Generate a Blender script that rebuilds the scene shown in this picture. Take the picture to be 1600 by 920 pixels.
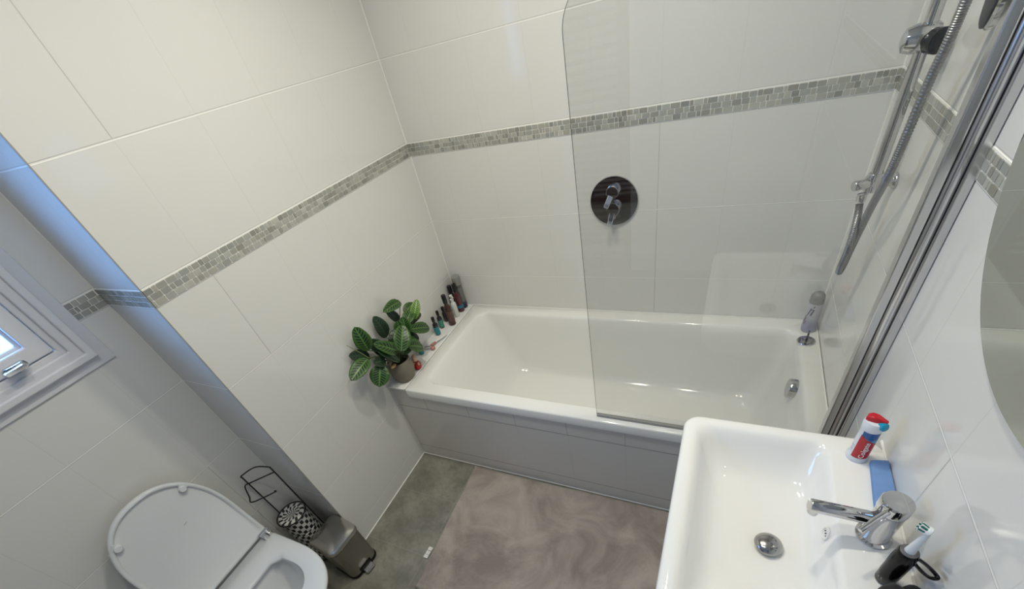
import bpy, bmesh, math, random
from mathutils import Vector, Matrix
random.seed(7)
for o in list(bpy.data.objects): bpy.data.objects.remove(o)
S = bpy.context.scene
COL = S.collection
PI = math.pi

# ---------------------------------------------------------------- camera
cam_d = bpy.data.cameras.new('camera'); cam = bpy.data.objects.new('camera', cam_d); COL.objects.link(cam)
R = [[0.8968066064456446, 0.3922781607791667, -0.20458679138977046],
     [0.13043553861529308, -0.6763005445826854, -0.7249856161768331],
     [-0.422758182536525, 0.6234865018369511, -0.6576778095127861]]
m = Matrix(((R[0][0], -R[1][0], -R[2][0], 1.28874), (R[0][1], -R[1][1], -R[2][1], -1.67021),
            (R[0][2], -R[1][2], -R[2][2], 1.59385), (0, 0, 0, 1)))
cam.matrix_world = m
cam_d.sensor_width = 36; cam_d.sensor_fit = 'HORIZONTAL'; cam_d.lens = 645.35/1600*36
cam_d.shift_x = (800-792.98)/1600; cam_d.shift_y = (611.99-460)/1600
cam_d.clip_start = 0.02
S.camera = cam
# ---------------------------------------------------------------- light and exposure
S.view_settings.view_transform = 'Standard'; S.view_settings.look = 'None'
S.view_settings.gamma = 1; S.view_settings.use_curve_mapping = False
S.view_settings.exposure = -0.23
w = bpy.data.worlds.new('sky'); S.world = w; w.use_nodes = True
bg = w.node_tree.nodes['Background']; bg.inputs[0].default_value = (0.20, 0.46, 1.0, 1); bg.inputs[1].default_value = 12.0
LAMP_COL = (1.0, 0.950, 0.805)
LAMPS = [(0.66, -0.72, 6.8), (1.10, -0.66, 5.6), (0.66, -1.30, 4.4), (1.05, -1.30, 1.2)]
LAMP_SPREAD = math.radians(150)
LAMP_R = 0.045

# ---------------------------------------------------------------- helpers
class MB:
    def __init__(s): s.v = []; s.f = []; s.mi = []; s.uv = None
    def add(s, v, f, mi=0):
        n = len(s.v); s.v += [tuple(p) for p in v]; s.f += [tuple(i+n for i in q) for q in f]; s.mi += [mi]*len(f)
        return s
    def box(s, a, b, mi=0):
        x0, y0, z0 = a; x1, y1, z1 = b
        v = [(x0,y0,z0),(x1,y0,z0),(x1,y1,z0),(x0,y1,z0),(x0,y0,z1),(x1,y0,z1),(x1,y1,z1),(x0,y1,z1)]
        return s.add(v, [(0,3,2,1),(4,5,6,7),(0,1,5,4),(1,2,6,5),(2,3,7,6),(3,0,4,7)], mi)
    def loft(s, rings, cap0=True, cap1=True, mi=0, closed=True):
        n = len(rings[0]); v = [p for r in rings for p in r]; f = []
        for i in range(len(rings)-1):
            for j in range(n if closed else n-1):
                k = (j+1) % n
                f.append((i*n+j, i*n+k, (i+1)*n+k, (i+1)*n+j))
        if cap0: f.append(tuple(reversed(range(n))))
        if cap1: f.append(tuple(range((len(rings)-1)*n, len(rings)*n)))
        return s.add(v, f, mi)
    def lathe(s, prof, c=(0,0,0), axis=(0,0,1), n=32, mi=0, cap0=True, cap1=True):
        q = Vector((0,0,1)).rotation_difference(Vector(axis).normalized()); c = Vector(c)
        rings = [[c + q @ Vector((r*math.cos(2*PI*i/n), r*math.sin(2*PI*i/n), z)) for i in range(n)] for r, z in prof]
        return s.loft(rings, cap0, cap1, mi)
    def tube(s, pts, r, n=12, mi=0, closed=False, cap=True):
        pts = [Vector(p) for p in pts]; N = len(pts); rings = []; up = None
        for i, p in enumerate(pts):
            if closed: t = pts[(i+1) % N] - pts[i-1]
            else: t = pts[min(i+1, N-1)] - pts[max(i-1, 0)]
            t.normalize()
            if up is None:
                up = Vector((0,0,1)) if abs(t.z) < .9 else Vector((1,0,0))
            a = (up - t*up.dot(t)).normalized(); b = t.cross(a); up = a
            rr = r(i/(N-1)) if callable(r) else r
            rings.append([p + a*rr*math.cos(2*PI*j/n) + b*rr*math.sin(2*PI*j/n) for j in range(n)])
        if closed: rings.append(rings[0]); cap = False
        return s.loft(rings, cap, cap, mi)
def obj(name, mb, mats, parent=None, smooth=True, world=True, bevel=0, sub=0, angle=40):
    me = bpy.data.meshes.new(name)
    me.from_pydata(mb.v, [], mb.f); me.update()
    if not isinstance(mats, (list, tuple)): mats = [mats]
    for mm in mats: me.materials.append(mm)
    bm = bmesh.new(); bm.from_mesh(me)
    for f, i in zip(bm.faces, mb.mi): f.material_index = i
    bmesh.ops.remove_doubles(bm, verts=bm.verts, dist=1e-6)
    bmesh.ops.recalc_face_normals(bm, faces=bm.faces)
    if world and parent is not None:
        sh = Vector((0,0,0)); p = parent
        while p: sh += p.location; p = p.parent
        bmesh.ops.translate(bm, verts=bm.verts, vec=-sh)
    bm.to_mesh(me); bm.free()
    o = bpy.data.objects.new(name, me); COL.objects.link(o)
    if parent: o.parent = parent
    if bevel:
        b = o.modifiers.new('bevel', 'BEVEL'); b.width = bevel; b.segments = 3; b.limit_method = 'ANGLE'; b.angle_limit = math.radians(35)
    if sub:
        b = o.modifiers.new('sub', 'SUBSURF'); b.levels = sub; b.render_levels = sub
    if smooth:
        me.shade_smooth()
        bm = bmesh.new(); bm.from_mesh(me)
        for e in bm.edges:
            if len(e.link_faces) == 2 and e.calc_face_angle(0) > math.radians(angle): e.smooth = False
        bm.to_mesh(me); bm.free()
    return o
def tag(o, label, cat, group=None, kind=None):
    o['label'] = label; o['category'] = cat
    if group: o['group'] = group
    if kind: o['kind'] = kind
    return o
def thing(name, loc, label, cat, group=None, rz=0):
    o = bpy.data.objects.new(name, None); COL.objects.link(o); o.location = loc; o.rotation_euler = (0,0,rz)
    o.empty_display_size = .02
    return tag(o, label, cat, group)
def struct(o): o['kind'] = 'structure'; return o
def part_label(o, l): o['label'] = l; return o
def rrect(x0, x1, y0, y1, r, z, n=8):
    r = min(r, (x1-x0)/2-1e-5, (y1-y0)/2-1e-5); out = []
    for cx, cy, a0 in ((x1-r, y1-r, 0), (x0+r, y1-r, 90), (x0+r, y0+r, 180), (x1-r, y0+r, 270)):
        for i in range(n+1):
            a = math.radians(a0 + 90*i/n); out.append((cx+r*math.cos(a), cy+r*math.sin(a), z))
    return out
def smooth_path(pts, k=8, closed=False):
    pts = [Vector(p) for p in pts]; out = []; N = len(pts)
    rng = range(N) if closed else range(N-1)
    for i in rng:
        p0 = pts[i-1] if (i > 0 or closed) else pts[0]; p1 = pts[i]; p2 = pts[(i+1) % N]
        p3 = pts[(i+2) % N] if (closed or i+2 < N) else pts[-1]
        for j in range(k):
            t = j/k
            out.append(.5*((2*p1)+(-p0+p2)*t+(2*p0-5*p1+4*p2-p3)*t*t+(-p0+3*p1-3*p2+p3)*t**3))
    if not closed: out.append(pts[-1])
    return out

# ---------------------------------------------------------------- materials
class NT:
    def __init__(s, mat):
        mat.use_nodes = True; s.t = mat.node_tree; s.n = s.t.nodes; s.l = s.t.links
        s.bsdf = s.n['Principled BSDF']; s.out = s.n['Material Output']
    def node(s, ty, **kw):
        x = s.n.new(ty)
        for k, v in kw.items(): setattr(x, k, v)
        return x
    def set(s, sock, v):
        if hasattr(v, 'is_output'): s.l.new(v, sock)
        else: sock.default_value = v
    def math(s, op, a, b=None, c=None, clamp=False):
        x = s.node('ShaderNodeMath', operation=op, use_clamp=clamp); s.set(x.inputs[0], a)
        if b is not None: s.set(x.inputs[1], b)
        if c is not None: s.set(x.inputs[2], c)
        return x.outputs[0]
    def mix(s, f, a, b):
        x = s.node('ShaderNodeMix', data_type='RGBA'); s.set(x.inputs[0], f)
        s.set(x.inputs[6], a if hasattr(a, 'is_output') else (*a, 1)); s.set(x.inputs[7], b if hasattr(b, 'is_output') else (*b, 1))
        return x.outputs[2]
    def step(s, v, e0, e1):   # 1 below e0, 0 above e1
        x = s.node('ShaderNodeMapRange', interpolation_type='SMOOTHSTEP'); s.set(x.inputs[0], v)
        x.inputs[1].default_value = e0; x.inputs[2].default_value = e1; x.inputs[3].default_value = 1; x.inputs[4].default_value = 0
        return x.outputs[0]
    def noise(s, scale, detail=2, rough=.5, vec=None):
        x = s.node('ShaderNodeTexNoise'); x.inputs['Scale'].default_value = scale; x.inputs['Detail'].default_value = detail
        x.inputs['Roughness'].default_value = rough
        if vec is None: vec = s.pos()
        s.l.new(vec, x.inputs['Vector'])
        return x.outputs[0]
    def pos(s):
        if not hasattr(s, '_p'): s._p = s.node('ShaderNodeTexCoord').outputs['Object']
        return s._p
    def xyz(s):
        x = s.node('ShaderNodeSeparateXYZ'); s.l.new(s.pos(), x.inputs[0]); return x.outputs
    def bump(s, h, strength=.2, dist=.001, prev=None):
        x = s.node('ShaderNodeBump'); x.inputs['Strength'].default_value = strength; x.inputs['Distance'].default_value = dist
        s.l.new(h, x.inputs['Height'])
        if prev: s.l.new(prev, x.inputs['Normal'])
        return x.outputs[0]
def pbr(name, col, rough=.4, metal=0, spec=.5, coat=0, bump=None, var=None, trans=0, sheen=0):
    mt = bpy.data.materials.new(name); t = NT(mt); b = t.bsdf
    b.inputs['Base Color'].default_value = (*col, 1); b.inputs['Roughness'].default_value = rough
    b.inputs['Metallic'].default_value = metal; b.inputs['Specular IOR Level'].default_value = spec
    b.inputs['Coat Weight'].default_value = coat; b.inputs['Transmission Weight'].default_value = trans
    b.inputs['Sheen Weight'].default_value = sheen
    if var:   # (scale, amount)
        n = t.noise(var[0], 3)
        c = t.mix(n, tuple(x*(1-var[1]) for x in col), tuple(min(1, x*(1+var[1])) for x in col)); t.l.new(c, b.inputs['Base Color'])
    if bump:  # (scale, strength, dist)
        t.l.new(t.bump(t.noise(bump[0], 3), bump[1], bump[2]), b.inputs['Normal'])
    return mt
ZT, ZB, HH = 1.2863, 1.2355, 0.2882
TILE = (0.76, 0.755, 0.72)
def tile_mat(name, uy, ux=1.045, panel=False, col=TILE, strong=((-1, 9),), rough=.10):
    mt = bpy.data.materials.new(name); t = NT(mt); x, y, z = t.xyz()
    g = t.node('ShaderNodeNewGeometry'); sn = t.node('ShaderNodeSeparateXYZ'); t.l.new(g.outputs['Normal'], sn.inputs[0])
    isx = t.math('GREATER_THAN', t.math('ABSOLUTE', sn.outputs[0]), .5)
    u = t.math('ADD', t.math('MULTIPLY', isx, t.math('SUBTRACT', y, uy)), t.math('MULTIPLY', t.math('SUBTRACT', 1.0, isx), t.math('SUBTRACT', x, ux)))
    if panel: zz = t.math('SUBTRACT', z, .362); per = .29
    else:
        up = t.math('GREATER_THAN', z, (ZT+ZB)/2); per = HH
        zz = t.math('ADD', t.math('MULTIPLY', up, t.math('SUBTRACT', z, ZT)), t.math('MULTIPLY', t.math('SUBTRACT', 1.0, up), t.math('SUBTRACT', ZB, z)))
    dh = t.math('PINGPONG', zz, per/2); dv = t.math('PINGPONG', u, .111)
    mh = t.step(dh, .0013, .0021); mv = t.step(dv, .0005, .0013)
    sd = t.math('SUBTRACT', t.math('FRACT', t.math('ADD', t.math('DIVIDE', zz, per), .5)), .5)
    edge = t.math('MULTIPLY', t.math('MULTIPLY', t.step(dh, .0026, .0040), t.math('SUBTRACT', 1.0, mh)), t.math('MULTIPLY_ADD', t.math('GREATER_THAN', sd, 0.0), .7, .3))  # tile edge shading beside the grout, painted as a dark line
    # the stronger open joint every fourth tile is one real wider gap
    inr = 0.0
    for z0_, z1_ in strong: inr = t.math('ADD', inr, t.math('MULTIPLY', t.math('GREATER_THAN', z, z0_), t.math('LESS_THAN', z, z1_)))
    su = t.math('MULTIPLY', t.step(t.math('ABSOLUTE', u), .0008, .0018), t.math('MINIMUM', inr, 1.0))
    if panel: g1 = (.34,.33,.31); vcol = (.34,.33,.31)
    else: g1 = (.93,.92,.88); vcol = (.60,.595,.56)
    base = t.mix(t.noise(3.0, 2), tuple(c*.97 for c in col), col)
    c = t.mix(t.math('MULTIPLY', edge, .50), base, (.36,.355,.335))
    top_row = t.math('GREATER_THAN', z, .362)
    c = t.mix(t.math('MULTIPLY', mv, t.math('MULTIPLY_ADD', top_row, .75, .12) if panel else .32), c, vcol)
    if not panel: c = t.mix(t.math('MULTIPLY', su, .55), c, (.42,.41,.39))
    c = t.mix(t.math('MULTIPLY', mh, (.9 if panel else .92)), c, g1)
    t.l.new(c, t.bsdf.inputs['Base Color'])
    mk = t.math('MAXIMUM', mh, t.math('MAXIMUM', su, t.math('MULTIPLY', mv, .35)))
    r = t.math('ADD', t.math('MULTIPLY', mk, .4), rough); t.l.new(r, t.bsdf.inputs['Roughness'])
    wavy = t.math('MULTIPLY', t.noise(7.0, 1), 1.0)
    b1 = t.bump(wavy, .35, .004)
    b2 = t.bump(t.math('SUBTRACT', 1.0, mk), .4, .001, b1)
    t.l.new(b2, t.bsdf.inputs['Normal'])
    t.bsdf.inputs['Specular IOR Level'].default_value = .5
    return mt
M = {}
M['tile_l'] = tile_mat('glazed_tile_left', -1.043, strong=((ZT+HH, 9), (ZB-HH, ZB)))
M['tile_b'] = tile_mat('glazed_tile_back', -1.043, strong=((0, ZB),))
M['tile_r'] = tile_mat('glazed_tile_right', -1.060, strong=((0, ZB-HH),))
M['tile_w'] = tile_mat('glazed_tile_window_wall', -1.355, strong=((0, ZB-2*HH), ))
M['tile_p'] = tile_mat('glazed_tile_bath_panel', -1.043, 1.061, panel=True, col=(.70,.675,.62), strong=((.362, 1),))
M['white'] = pbr('white_paint', (.80,.80,.79), .35)
M['ceil'] = pbr('ceiling_paint', (.82,.81,.79), .8, bump=(60, .1, .001))
M['upvc'] = pbr('white_window_plastic', (.72,.72,.74), .35)
M['acrylic'] = pbr('bath_acrylic', (.80,.80,.765), .09, coat=.3)
M['ceramic'] = pbr('basin_ceramic', (.86,.86,.84), .07, coat=.4)
M['toiletc'] = pbr('toilet_ceramic', (.76,.77,.765), .10, coat=.3)
M['seatp'] = pbr('toilet_seat_plastic', (.70,.72,.725), .22)
M['chrome'] = pbr('chrome', (.62,.62,.63), .07, 1)
M['chrome_d'] = pbr('chrome_plate', (.60,.60,.62), .04, 1)
M['alu'] = pbr('polished_aluminium', (.66,.66,.67), .22, 1)
M['steel'] = pbr('brushed_steel', (.50,.48,.44), .22, 1, bump=(300, .05, .0004))
M['steel_d2'] = pbr('drain_steel', (.42,.41,.40), .16, 1)
M['steel_d'] = pbr('dark_brushed_steel', (.30,.285,.255), .26, 1, bump=(300, .05, .0004))
M['darkrub'] = pbr('dark_rubber', (.02,.02,.02), .5)
M['blackp'] = pbr('black_plastic', (.003,.003,.0035), .16, spec=.2)
M['blackw'] = pbr('black_wire', (.008,.008,.008), .45)
M['grout'] = pbr('white_grout', (.88,.87,.82), .6)
M['silic'] = pbr('silicone_bead', (.85,.85,.82), .35)
M['seal'] = pbr('glass_seal', (.36,.35,.32), .35)
M['mirror'] = pbr('mirror_silver', (.62,.64,.62), .015, 1)
M['mirror_edge'] = pbr('mirror_edge', (.05,.05,.05), .2)
M['wood'] = pbr('dark_brown_door_paint', (.075,.045,.042), .4, bump=(30, .1, .001))
# glass: thin pane
def thin_glass(name, tint):
    mt = bpy.data.materials.new(name); t = NT(mt)
    lw = t.node('ShaderNodeLayerWeight'); lw.inputs[0].default_value = .5
    f = t.math('MULTIPLY_ADD', t.math('POWER', lw.outputs['Facing'], 5.0), .94, .06)
    tr = t.node('ShaderNodeBsdfTransparent'); tr.inputs[0].default_value = (*tint, 1)
    gl = t.node('ShaderNodeBsdfGlossy'); gl.inputs['Roughness'].default_value = .005
    mx = t.node('ShaderNodeMixShader'); t.l.new(f, mx.inputs[0]); t.l.new(tr.outputs[0], mx.inputs[1]); t.l.new(gl.outputs[0], mx.inputs[2])
    t.l.new(mx.outputs[0], t.out.inputs[0]); return mt
M['glass'] = thin_glass('screen_glass', (.955,.96,.955))
M['wglass'] = thin_glass('window_glass', (.97,.98,.99))
M['gedge'] = pbr('glass_edge', (.17,.18,.16), .15)
# mosaic stone: colour attribute + veins
mt = bpy.data.materials.new('marble_mosaic'); t = NT(mt)
a = t.node('ShaderNodeAttribute', attribute_name='stone'); n = t.noise(55, 4, .6)
c = t.mix(t.math('MULTIPLY', n, .55), a.outputs['Color'], (.34,.34,.30)); t.l.new(c, t.bsdf.inputs['Base Color'])
t.bsdf.inputs['Roughness'].default_value = .25; t.l.new(t.bump(n, .15, .001), t.bsdf.inputs['Normal'])
M['stone'] = mt
# floor slabs
mt = bpy.data.materials.new('grey_stone_floor'); t = NT(mt); x, y, z = t.xyz()
n1 = t.noise(6, 8, .68); n2 = t.noise(40, 5, .6)
c = t.mix(t.math('MULTIPLY_ADD', n1, 2.4, -.7, clamp=True), (.125,.122,.098), (.33,.32,.265))
c = t.mix(t.math('MULTIPLY', t.step(n2, .38, .50), .35), c, (.14,.138,.12))
jx = t.step(t.math('PINGPONG', t.math('SUBTRACT', x, .322), .27), .0008, .0018)
jy = t.step(t.math('PINGPONG', t.math('SUBTRACT', y, -.915), .135), .0008, .0018)
jm = t.math('MAXIMUM', jx, jy)
c = t.mix(t.math('MULTIPLY', jm, .5), c, (.32,.32,.29)); t.l.new(c, t.bsdf.inputs['Base Color'])
t.bsdf.inputs['Roughness'].default_value = .42
t.l.new(t.bump(n2, .15, .001), t.bsdf.inputs['Normal'])
M['floor'] = mt
# bath mat pile
mt = bpy.data.materials.new('mauve_towelling'); t = NT(mt)
n1 = t.noise(5.0, 7, .62); n2 = t.noise(420, 3, .7); n3 = t.noise(2.2, 1)
wv = t.math('MULTIPLY_ADD', n1, 3.6, -1.35, clamp=True)  # lighter and darker lay of the pile, painted into the colour
c = t.mix(wv, (.29,.248,.205), (.60,.53,.455)); c = t.mix(t.math('MULTIPLY', n2, .45), c, (.24,.195,.185)); c = t.mix(t.math('MULTIPLY', n3, .2), c, (.34,.28,.26))
t.l.new(c, t.bsdf.inputs['Base Color']); t.bsdf.inputs['Roughness'].default_value = .95
t.bsdf.inputs['Sheen Weight'].default_value = .25
for q in t.n:
    if q.type == 'TEX_NOISE' and abs(q.inputs['Scale'].default_value-5.0) < .1: q.inputs['Distortion'].default_value = .9
t.l.new(t.bump(n2, .8, .004), t.bsdf.inputs['Normal'])
M['mat'] = mt

# ---------------------------------------------------------------- room shell
W = 1.6544; DX = 0.246; DY = -1.2173; RY = -2.65; CZ = 2.34; H = 0.4867; TH = .12
struct(obj('floor', MB().box((-DX-TH, RY-TH, -.08), (W+TH, TH, 0)), M['floor'], smooth=False))
struct(obj('ceiling', MB().box((-DX-TH, RY-TH, CZ), (W+TH, TH, CZ+.08)), M['ceil'], smooth=False))
struct(obj('wall_back', MB().box((-DX-TH, 0, 0), (W+TH, TH, CZ)), M['tile_b'], smooth=False))
struct(obj('wall_left', MB().box((-DX, DY, 0), (0, 0, CZ)), M['tile_l'], smooth=False))
struct(obj('wall_right', MB().box((W, RY-TH, 0), (W+TH, 0, CZ)), M['tile_r'], smooth=False))
# window wall with an opening
wy0, wy1, wz0, wz1 = -2.02, -1.345, 1.162, 1.86
b = MB(); X0, X1 = -DX-TH, -DX
b.box((X0, RY-TH, 0), (X1, 0, wz0)).box((X0, RY-TH, wz1), (X1, 0, CZ)).box((X0, RY-TH, wz0), (X1, wy0, wz1)).box((X0, wy1, wz0), (X1, 0, wz1))
struct(obj('wall_window', b, M['tile_w'], smooth=False))
# rear wall with door opening
dx0, dx1, dz1 = -.05, .68, 1.80
b = MB(); b.box((-DX, RY-TH, 0), (dx0, RY, CZ)).box((dx1, RY-TH, 0), (W, RY, CZ)).box((dx0, RY-TH, dz1), (dx1, RY, CZ))
struct(obj('wall_rear', b, M['white'], smooth=False))
d = struct(obj('added_door_1', MB().box((dx0, RY-.06, 0), (dx1, RY-.015, dz1)), M['wood'], smooth=False))  # unseen door, invented for what the chrome reflects
b = MB()  # slats added to show as lines in the mixer plate
for k in range(34):
    z_ = .10+.049*k; b.loft([[(x_, RY-.018, z_), (x_, RY-.012, z_), (x_, RY+.014, z_+.030), (x_, RY+.008, z_+.030)] for x_ in (dx0+.07, dx1-.07)])
obj('added_louvre', b, pbr('grey_brown_slat', (.55,.50,.50), .35), d, smooth=False)
obj('door_handle', MB().tube(smooth_path([(dx1-.035,RY-.02,.9),(dx1-.035,RY+.03,.9),(dx1-.06,RY+.04,.9),(dx1-.14,RY+.04,.9)]), .008), M['chrome'], d)

# mosaic bands: each wall's band is one object (stones + grout bed)
def mosaic(name, p0, p1, nrm, seed):
    rnd = random.Random(seed)
    p0 = Vector(p0); p1 = Vector(p1); L = (p1-p0).length; ud = (p1-p0).normalized(); nrm = Vector(nrm)
    vs = []; fs = []; cols = []; mi = []
    def P(u, z, h): return tuple(p0 + ud*u + Vector((0,0,z)) + nrm*h)
    hgt = ZT-ZB
    for bz0, bz1 in ((0, hgt),):
        n = len(vs); vs += [P(0,bz0,-.004),P(L,bz0,-.004),P(L,bz1,-.004),P(0,bz1,-.004),P(0,bz0,.0012),P(L,bz0,.0012),P(L,bz1,.0012),P(0,bz1,.0012)]
        for q in ((0,3,2,1),(4,5,6,7),(0,1,5,4),(1,2,6,5),(2,3,7,6),(3,0,4,7)): fs.append(tuple(i+n for i in q)); mi.append(1); cols.append((.8,.8,.8))
    rh = (hgt-.003)/3
    for r in range(3):
        u = .0008 - rnd.random()*.01
        while u < L-.004:
            wd = rnd.choice([.009,.013,.016,.019,.024,.027]) + rnd.uniform(-.002,.002)
            a = max(u, .0006); e = min(u+wd, L-.0006); u += wd+.0016+rnd.uniform(0,.0006)
            if e-a < .004: continue
            z0 = .0018 + r*rh + rnd.uniform(0,.0005); z1 = .0018 + (r+1)*rh - .0017 + rnd.uniform(-.0004,.0004)
            k = .0011; kk = [k*rnd.uniform(.4,1.4) for _ in range(4)]
            pts = [(a+kk[0],z0),(e-kk[1],z0),(e,z0+kk[1]),(e,z1-kk[2]),(e-kk[2],z1),(a+kk[3],z1),(a,z1-kk[3]),(a,z0+kk[0])]
            n = len(vs)
            for (uu, zz) in pts: vs.append(P(uu, zz, .001))
            cu, cz = (a+e)/2, (z0+z1)/2
            for (uu, zz) in pts: vs.append(P(cu+(uu-cu)*.97, cz+(zz-cz)*.95, .0027))
            g = rnd.choice([.28,.34,.38,.42,.46,.50]) * rnd.uniform(.85,1.1); tint = rnd.uniform(-.012,.012)
            cc = (g+tint, g+.004, g*.90-tint)
            for i in range(8): fs.append((n+i, n+(i+1)%8, n+8+(i+1)%8, n+8+i)); mi.append(0); cols.append(cc)
            fs.append(tuple(range(n+8, n+16))); mi.append(0); cols.append(cc)
    me = bpy.data.meshes.new(name); me.from_pydata(vs, [], fs); me.materials.append(M['stone']); me.materials.append(M['grout'])
    for p, q in zip(me.polygons, mi): p.material_index = q
    at = me.color_attributes.new('stone', 'FLOAT_COLOR', 'CORNER')
    for p, c in zip(me.polygons, cols):
        for li in p.loop_indices: at.data[li].color = (*c, 1)
    bm = bmesh.new(); bm.from_mesh(me); bmesh.ops.recalc_face_normals(bm, faces=bm.faces); bm.to_mesh(me); bm.free()
    o = bpy.data.objects.new(name, me); COL.objects.link(o); return struct(o)
mosaic('trim_1', (0, DY, ZB), (0, 0, ZB), (1,0,0), 1)
mosaic('trim_2', (0, 0, ZB), (W, 0, ZB), (0,-1,0), 2)
mosaic('trim_3', (W, -.80, ZB), (W, 0, ZB), (-1,0,0), 3)
mosaic('trim_4', (W, RY, ZB), (W, -.80, ZB), (-1,0,0), 6)
mosaic('trim_5', (-DX, DY, ZB), (0, DY, ZB), (0,-1,0), 4)
mosaic('trim_6', (-DX, -1.306, ZB), (-DX, DY, ZB), (1,0,0), 5)
# grout beads: wall corners, floor edges
b = MB()
b.tube([(0.001,-.001,H),(0.001,-.001,CZ)], .0022, 6).tube([(W-.001,-.001,H),(W-.001,-.001,CZ)], .0022, 6)
b.tube([(-DX+.001,DY-.001,0),(-DX+.001,DY-.001,CZ)], .0016, 6)
b.tube([(0.001,-.687,.001),(0.001,DY,.001)], .0028, 6).tube([(0,-.6885,.001),(W,-.6885,.001)], .0024, 6)
b.tube([(0.0,-.6885,0),(0.0,-.6885,H-.01)], .0016, 6)
struct(obj('trim_7', b, M['grout']))
# steel corner trim of the boxed-out wall
struct(obj('trim_8', MB().box((-.0015, DY-.0015, 0), (.0012, DY+.0015, CZ)), M['seal'], smooth=False))

# ---------------------------------------------------------------- window
win = bpy.data.objects.new('window_1', None); COL.objects.link(win); win.location = (-DX, (wy0+wy1)/2, wz0); struct(win)
def ring(a0, a1, x0, x1, name, mat, bev=.004):
    # a0/a1 = outer and inner inset from casing outer bounds
    oy0, oy1, oz0, oz1 = -2.05+a0, -1.330-a0, 1.146+a0, 1.885-a0
    iy0, iy1, iz0, iz1 = -2.05+a1, -1.330-a1, 1.146+a1, 1.885-a1
    o_ = [(oy0,oz0),(oy1,oz0),(oy1,oz1),(oy0,oz1)]; i_ = [(iy0,iz0),(iy1,iz0),(iy1,iz1),(iy0,iz1)]
    v = [(x0,*p) for p in o_]+[(x1,*p) for p in o_]+[(x1,*p) for p in i_]+[(x0,*p) for p in i_]
    f = []
    for j in range(4):
        k = (j+1) % 4
        for r_ in range(4): f.append((r_*4+j, r_*4+k, ((r_+1)%4)*4+k, ((r_+1)%4)*4+j))
    return obj(name, MB().add(v, f), mat, win, bevel=bev, smooth=False)
ring(-.030, .004, -DX+.0002, -DX+.006, 'window_trim', M['upvc'], .002)
ring(0, .020, -DX, -DX+.022, 'casing', M['upvc'])
ring(.018, .042, -DX-.01, -DX+.014, 'casing', M['upvc'])
ring(.040, .058, -DX-.03, -DX+.006, 'frame', M['upvc'])
ring(.060, .098, -DX-.045, -DX+.010, 'sash', M['upvc'])
ring(.094, .106, -DX-.020, -DX-.004, 'glazing_bead', M['upvc'])
obj('pane', MB().box((-DX-.022, -2.05+.100, 1.146+.100), (-DX-.018, -1.33-.100, 1.885-.100)), M['wglass'], win, smooth=False)
# handle
hd = MB(); hx, hy, hz = -DX+.010, -1.462, 1.216
hd.loft([rrect(-.034,.014,-.010,.010,.008,0),rrect(-.034,.014,-.010,.010,.008,.008),rrect(-.030,.010,-.008,.008,.007,.012)])
hd.loft([rrect(-.010,.008,-.008,.008,.007,.010),rrect(-.014,.006,-.010,.008,.007,.022),rrect(-.040,.006,-.006,.008,.006,.028),rrect(-.038,.004,-.004,.006,.005,.034)])
hd.v = [(hx+z_, hy+x_, hz+y_) for x_, y_, z_ in hd.v]
part_label(obj('window_handle', hd, M['chrome'], win, bevel=.001), 'chrome window handle')

# ---------------------------------------------------------------- bath panel, ledge
struct(obj('wall_bath_panel', MB().box((0, -.687, 0), (W, -.668, .444)).box((0, -.687, .444), (.0985, -.660, H-.010)), M['tile_p'], smooth=False))
b = MB(); b.box((0, -.697, H-.010), (.0975, 0, H-.001))
struct(obj('trim_9', b, M['white'], bevel=.002, smooth=False))
struct(obj('trim_10', MB().tube([(.0985,-.697,H),(.0985,-.002,H)], .0028, 8), M['silic']))

# ---------------------------------------------------------------- bath
EX = .0997
bt = thing('bathtub', (.88, -.35, 0), 'white acrylic bathtub against the back tiled wall', 'bathtub')
ox0, ox1, oy0, oy1 = EX+.001, W-.002, -.700, -.002
def rr(ix0, ix1, iy0, iy1, r, z): return rrect(ix0, ix1, iy0, iy1, r, z, 10)
rings = [rr(ox0, ox1, oy0+.036, oy1, .006, .40), rr(ox0+.001, ox1, oy0+.036, oy1, .006, .4465), rr(ox0, ox1, oy0, oy1, .006, .446), rr(ox0, ox1, oy0, oy1, .006, H-.006), rr(ox0+.001, ox1-.001, oy0+.002, oy1-.001, .006, H-.002), rr(ox0+.004, ox1-.002, oy0+.006, oy1-.002, .006, H),
  rr(.160, 1.602, -.642, -.060, .060, H), rr(.164, 1.599, -.638, -.064, .060, H-.001), rr(.170, 1.594, -.633, -.069, .058, H-.005), rr(.178, 1.589, -.628, -.074, .056, H-.014)]
bot = .150
ctrl = [(.200,1.583,-.622,-.080,.058,.44),(.250,1.560,-.610,-.092,.066,.33),(.312,1.530,-.596,-.106,.074,.22),(.345,1.512,-.588,-.114,.078,.18),(.368,1.496,-.578,-.124,.080,.160),(.395,1.474,-.560,-.142,.078,.152),(.43,1.45,-.53,-.17,.07,.150)]
rings += [rr(*c) for c in ctrl]
tub = obj('tub', MB().loft(rings, False, True), M['acrylic'], bt, angle=60)
b = MB().lathe([(.036,0),(.036,.026),(.033,.031),(.0,.032)], (1.590,-.352,.428), (-1,0,.12), 36, cap1=False)
obj('overflow_cap', b, M['chrome'], bt)
obj('waste', MB().lathe([(.030,0),(.030,.003),(.022,.006),(0,.007)], (1.34,-.35,.150), (0,0,1), 30, cap1=False), M['chrome'], bt)
# silicone against the walls
struct(obj('trim_11', MB().tube([(.1,-.004,H+.001),(W-.003,-.004,H+.001)], .003, 8).tube([(W-.004,-.004,H+.001),(W-.004,-.697,H+.001)], .003, 8), M['silic']))

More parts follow.
